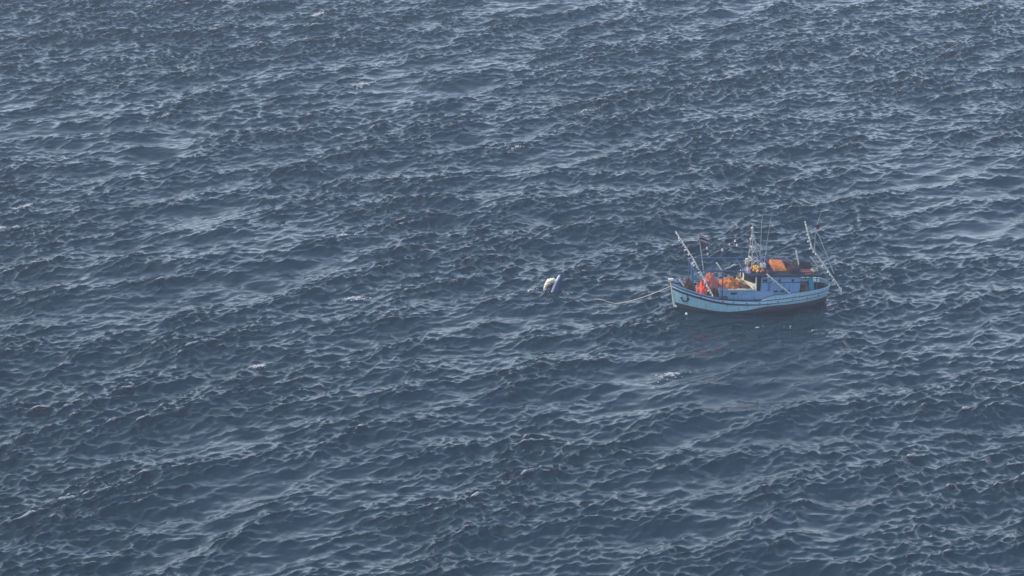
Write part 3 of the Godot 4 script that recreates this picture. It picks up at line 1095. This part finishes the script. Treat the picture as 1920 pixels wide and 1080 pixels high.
func build_wreck() -> void:
	# the bow of a sunken small boat standing out of the water: its length runs up, its deck faces left
	var o := thing("sunken_boat", "blue bow of a sunken small boat standing upright out of the water", "boat wreck", Vector3(4.62, 0.08, 0.9))
	var blue := worn(Color(0.09, 0.21, 0.42), 0.45)
	var pale := worn(Color(0.90, 0.94, 0.97), 0.5)
	var up := Vector3(0.26, 0.95, 0.0).normalized()
	var keelward := Vector3(0.90, -0.25, 0.36).normalized()
	keelward = (keelward - up * keelward.dot(up)).normalized()
	var across := up.cross(keelward).normalized()
	var tip := Vector3(0.12, 1.55, 0)
	var sections := []
	for i in 14:
		var t := i / 13.0
		var w := 0.05 + 0.62 * pow(t, 0.7)
		var d := 0.12 + 0.85 * pow(t, 0.55)
		var at := tip - up * (t * 2.9) - keelward * (0.16 * sin(PI * t))
		var ring := []
		for k in 13:
			var a := PI * k / 12.0
			ring.append(at + across * (cos(a) * w) + keelward * (pow(sin(a), 0.8) * d))
		sections.append(ring)
	var st := begin()
	add_sheet(st, sections)
	commit("hull", st, blue, o)
	st = begin()
	var inner := []
	for s in sections:
		var ring := []
		for k in 13:
			ring.append(s[k].lerp(s[12 - k], 0.06) * 0.97 + (s[0] + s[12]) * 0.015)
		inner.append(ring)
	add_sheet(st, inner)
	commit("inside", st, worn(Color(0.25, 0.2, 0.17), 0.8, true), o)
	for k in [0, 12]:
		var line := []
		for s in sections:
			line.append(s[k])
		bar("gunwale", line, 0.11, 0.13, pale, o)
	st = begin()
	add_tube(st, [sections[0][6] + up * 0.14, sections[0][6], sections[2][6], sections[5][6]], 0.09, 0.06)
	commit("stem", st, blue, o)
	st = begin()
	var c := sections[4] as Array
	add_hull(st, [c[0], c[0] + up * 0.12, c[12] + up * 0.12, c[12], c[0] + keelward * 0.05, c[0] + keelward * 0.05 + up * 0.12, c[12] + keelward * 0.05 + up * 0.12, c[12] + keelward * 0.05])
	commit("thwart", st, worn(Color(0.34, 0.22, 0.19)), o)
	# broken wood behind the cloth
	var plank := block("broken_plank", Vector3(-0.62, 0.42, -0.05), Vector3(0.5, 0.5, 0.07), worn(Color(0.36, 0.22, 0.20), 0.8, true), o, Basis(Vector3(0, 0, 1), 0.3))
	plank.set_meta("label", "dark red brown broken planks under the pale cloth")

	# the pale cloth bundled over what is left of the foredeck: an arch with one end hanging in the water
	var path := [Vector3(-1.36, -0.3, 0.16), Vector3(-1.36, 0.15, 0.16), Vector3(-1.28, 0.56, 0.12), Vector3(-1.02, 0.86, 0.06), Vector3(-0.74, 1.04, 0.02), Vector3(-0.48, 1.12, 0.0), Vector3(-0.32, 0.94, 0.02), Vector3(-0.42, 0.72, 0.06)]
	var radii := [0.10, 0.11, 0.11, 0.16, 0.24, 0.2, 0.16, 0.07]
	var cur := Curve3D.new()
	for p in path:
		cur.add_point(p)
	var noise := FastNoiseLite.new()
	noise.seed = 99
	noise.frequency = 2.2
	noise.fractal_octaves = 3
	var long := cur.get_baked_length()
	var grid := []
	for i in 33:
		var t := i / 32.0
		var p := cur.sample_baked(t * long, true)
		var d := (cur.sample_baked(minf(t * long + 0.05, long)) - cur.sample_baked(maxf(t * long - 0.05, 0.0))).normalized()
		var s := Vector3(0, 0, 1)
		var n := s.cross(d).normalized()
		var f := t * (radii.size() - 1)
		var r := lerpf(radii[int(f)], radii[mini(int(f) + 1, radii.size() - 1)], f - int(f))
		if i == 0 or i == 32:
			r = 0.01
		var ring := []
		for k in 25:
			var a := TAU * (k % 24) / 24.0
			var q := p + (n * cos(a) + s * sin(a) * 1.5) * r
			q += (n * cos(a) + s * sin(a)) * r * 1.0 * noise.get_noise_3d(q.x * 2.0, q.y * 2.0, q.z * 2.0)
			ring.append(q)
		grid.append(ring)
	st = begin()
	add_sheet(st, grid)
	var cloth := commit("pale_tarpaulin", st, worn(Color(0.97, 0.95, 0.87), 0.7))
	cloth.position = o.position
	tag(cloth, "cream white tarpaulin bundled in an arch beside the sunken boat's bow", "tarpaulin")
	var wood := worn(Color(0.27, 0.17, 0.15), 0.85, true)
	bar("broken_spar", [Vector3(-1.0, -0.3, 0.35), Vector3(-0.62, 0.5, 0.3), Vector3(-0.42, 0.86, 0.26)], 0.06, 0.05, wood, o)
	bar("broken_spar", [Vector3(-0.75, -0.3, 0.3), Vector3(-0.7, 0.72, 0.22)], 0.05, 0.04, wood, o)
	bar("broken_spar", [Vector3(-1.75, -0.15, 0.0), Vector3(-1.1, 0.28, -0.05)], 0.05, 0.05, wood, o)
	bar("loose_rope", [Vector3(-1.6, 0.2, -0.1), Vector3(-1.3, 0.62, -0.1), Vector3(-0.9, 1.12, -0.2), Vector3(-0.35, 1.26, -0.1)], 0.03, 0.03, worn(Color(0.25, 0.26, 0.18), 0.9), o)

func build_floats() -> void:
	var spots := [Vector3(17.0, 0, 7.3), Vector3(16.05, 0, 5.9)]
	var labels := ["small white float on the water below the anchor", "white float touching the water at the foot of the stem"]
	for k in 2:
		var st := begin()
		var rings := []
		for i in 9:
			var a := PI * i / 8.0
			var ring := []
			for j in 13:
				var b := TAU * (j % 12) / 12.0
				ring.append(Vector3(sin(a) * cos(b), cos(a) * 1.1, sin(a) * sin(b)) * 0.13)
			rings.append(ring)
		add_sheet(st, rings)
		var o := commit("white_float", st, look(Color(0.92, 0.92, 0.9), 0.5))
		o.position = spots[k] + Vector3(0, water_height(spots[k].x, spots[k].z) + 0.06, 0)
		tag(o, labels[k], "float")

func build_foam() -> void:
	# broken crests: clusters of small flat bubbles rafts riding on the nearest crest
	var rng := RandomNumberGenerator.new()
	rng.seed = 17
	var st := begin()
	st.set_smooth_group(-1)
	var crest := Vector2(-WIND.y, WIND.x)
	for c: Vector4 in caps:
		var at := Vector2(c.x, c.y)
		for k in int(c.w * 0.42):
			var u := rng.randfn() * c.z * 0.55
			var v := rng.randfn() * c.z * 0.2 + absf(u) * 0.12
			var p := at + crest * u + WIND * v
			var r := rng.randf_range(0.015, 0.085) * (1.25 if absf(u) < c.z * 0.5 else 0.8)
			var y := water_height(p.x, p.y)
			var sides := 6
			var ring := []
			var turn := rng.randf() * TAU
			for s in sides:
				var a := turn + TAU * s / sides
				var rr := r * rng.randf_range(0.6, 1.3)
				var q := p + Vector2(cos(a) * rr * 1.5, sin(a) * rr)
				ring.append(Vector3(q.x, y - 0.02, q.y))
			var mid := Vector3(p.x, y + 0.035 + r * 0.35, p.y)
			for s in sides:
				tri(st, mid, ring[s], ring[(s + 1) % sides])
	var o := commit("sea_foam", st, look(Color(0.8, 0.8, 0.79), 0.8))
	o.set_meta("kind", "stuff")
	o.set_meta("label", "scattered flecks of white foam on breaking wave crests")
	o.set_meta("category", "foam")

# x, z, length along the crest, how much foam
var caps := [Vector4(-18.0, -16.5, 1.3, 60), Vector4(-15.8, 3.1, 1.3, 120), Vector4(-15.0, 2.3, 0.9, 100), Vector4(-23.3, 20.3, 1.3, 90), Vector4(-54.1, -19.1, 1.3, 130), Vector4(-53.5, -26.3, 1.8, 90), Vector4(15.2, 23.2, 1.8, 70),
	Vector4(28.9, 11.5, 0.5, 30), Vector4(26.5, 10.5, 0.6, 10), Vector4(9.1, -62.9, 1.8, 60), Vector4(0.6, -43.3, 1.6, 50), Vector4(-26.8, -111.0, 1.8, 90), Vector4(-19.1, -74.3, 2.2, 80), Vector4(44.8, -90.8, 1.3, 60),
	Vector4(-42.5, -60.2, 2.0, 50), Vector4(-51.1, -42.9, 1.6, 50), Vector4(23.6, 10.5, 0.4, 10), Vector4(1.9, 0.8, 0.9, 50), Vector4(3.0, 1.6, 0.7, 22), Vector4(5.6, 1.5, 0.6, 20), Vector4(31.6, 4.4, 0.6, 16)]

func find_crests() -> void:
	# move each breaking crest from where it is looked for to the top of the nearest wave
	for n in caps.size():
		var c: Vector4 = caps[n]
		if c.z <= 1.0:
			continue
		var at := Vector2(c.x, c.y)
		for k in 12:
			var best := at
			for d in [Vector2(0.3, 0), Vector2(-0.3, 0), Vector2(0, 0.4), Vector2(0, -0.4)]:
				if water_height(at.x + d.x, at.y + d.y) > water_height(best.x, best.y):
					best = at + d
			at = best
		caps[n] = Vector4(at.x, at.y, c.z, c.w)
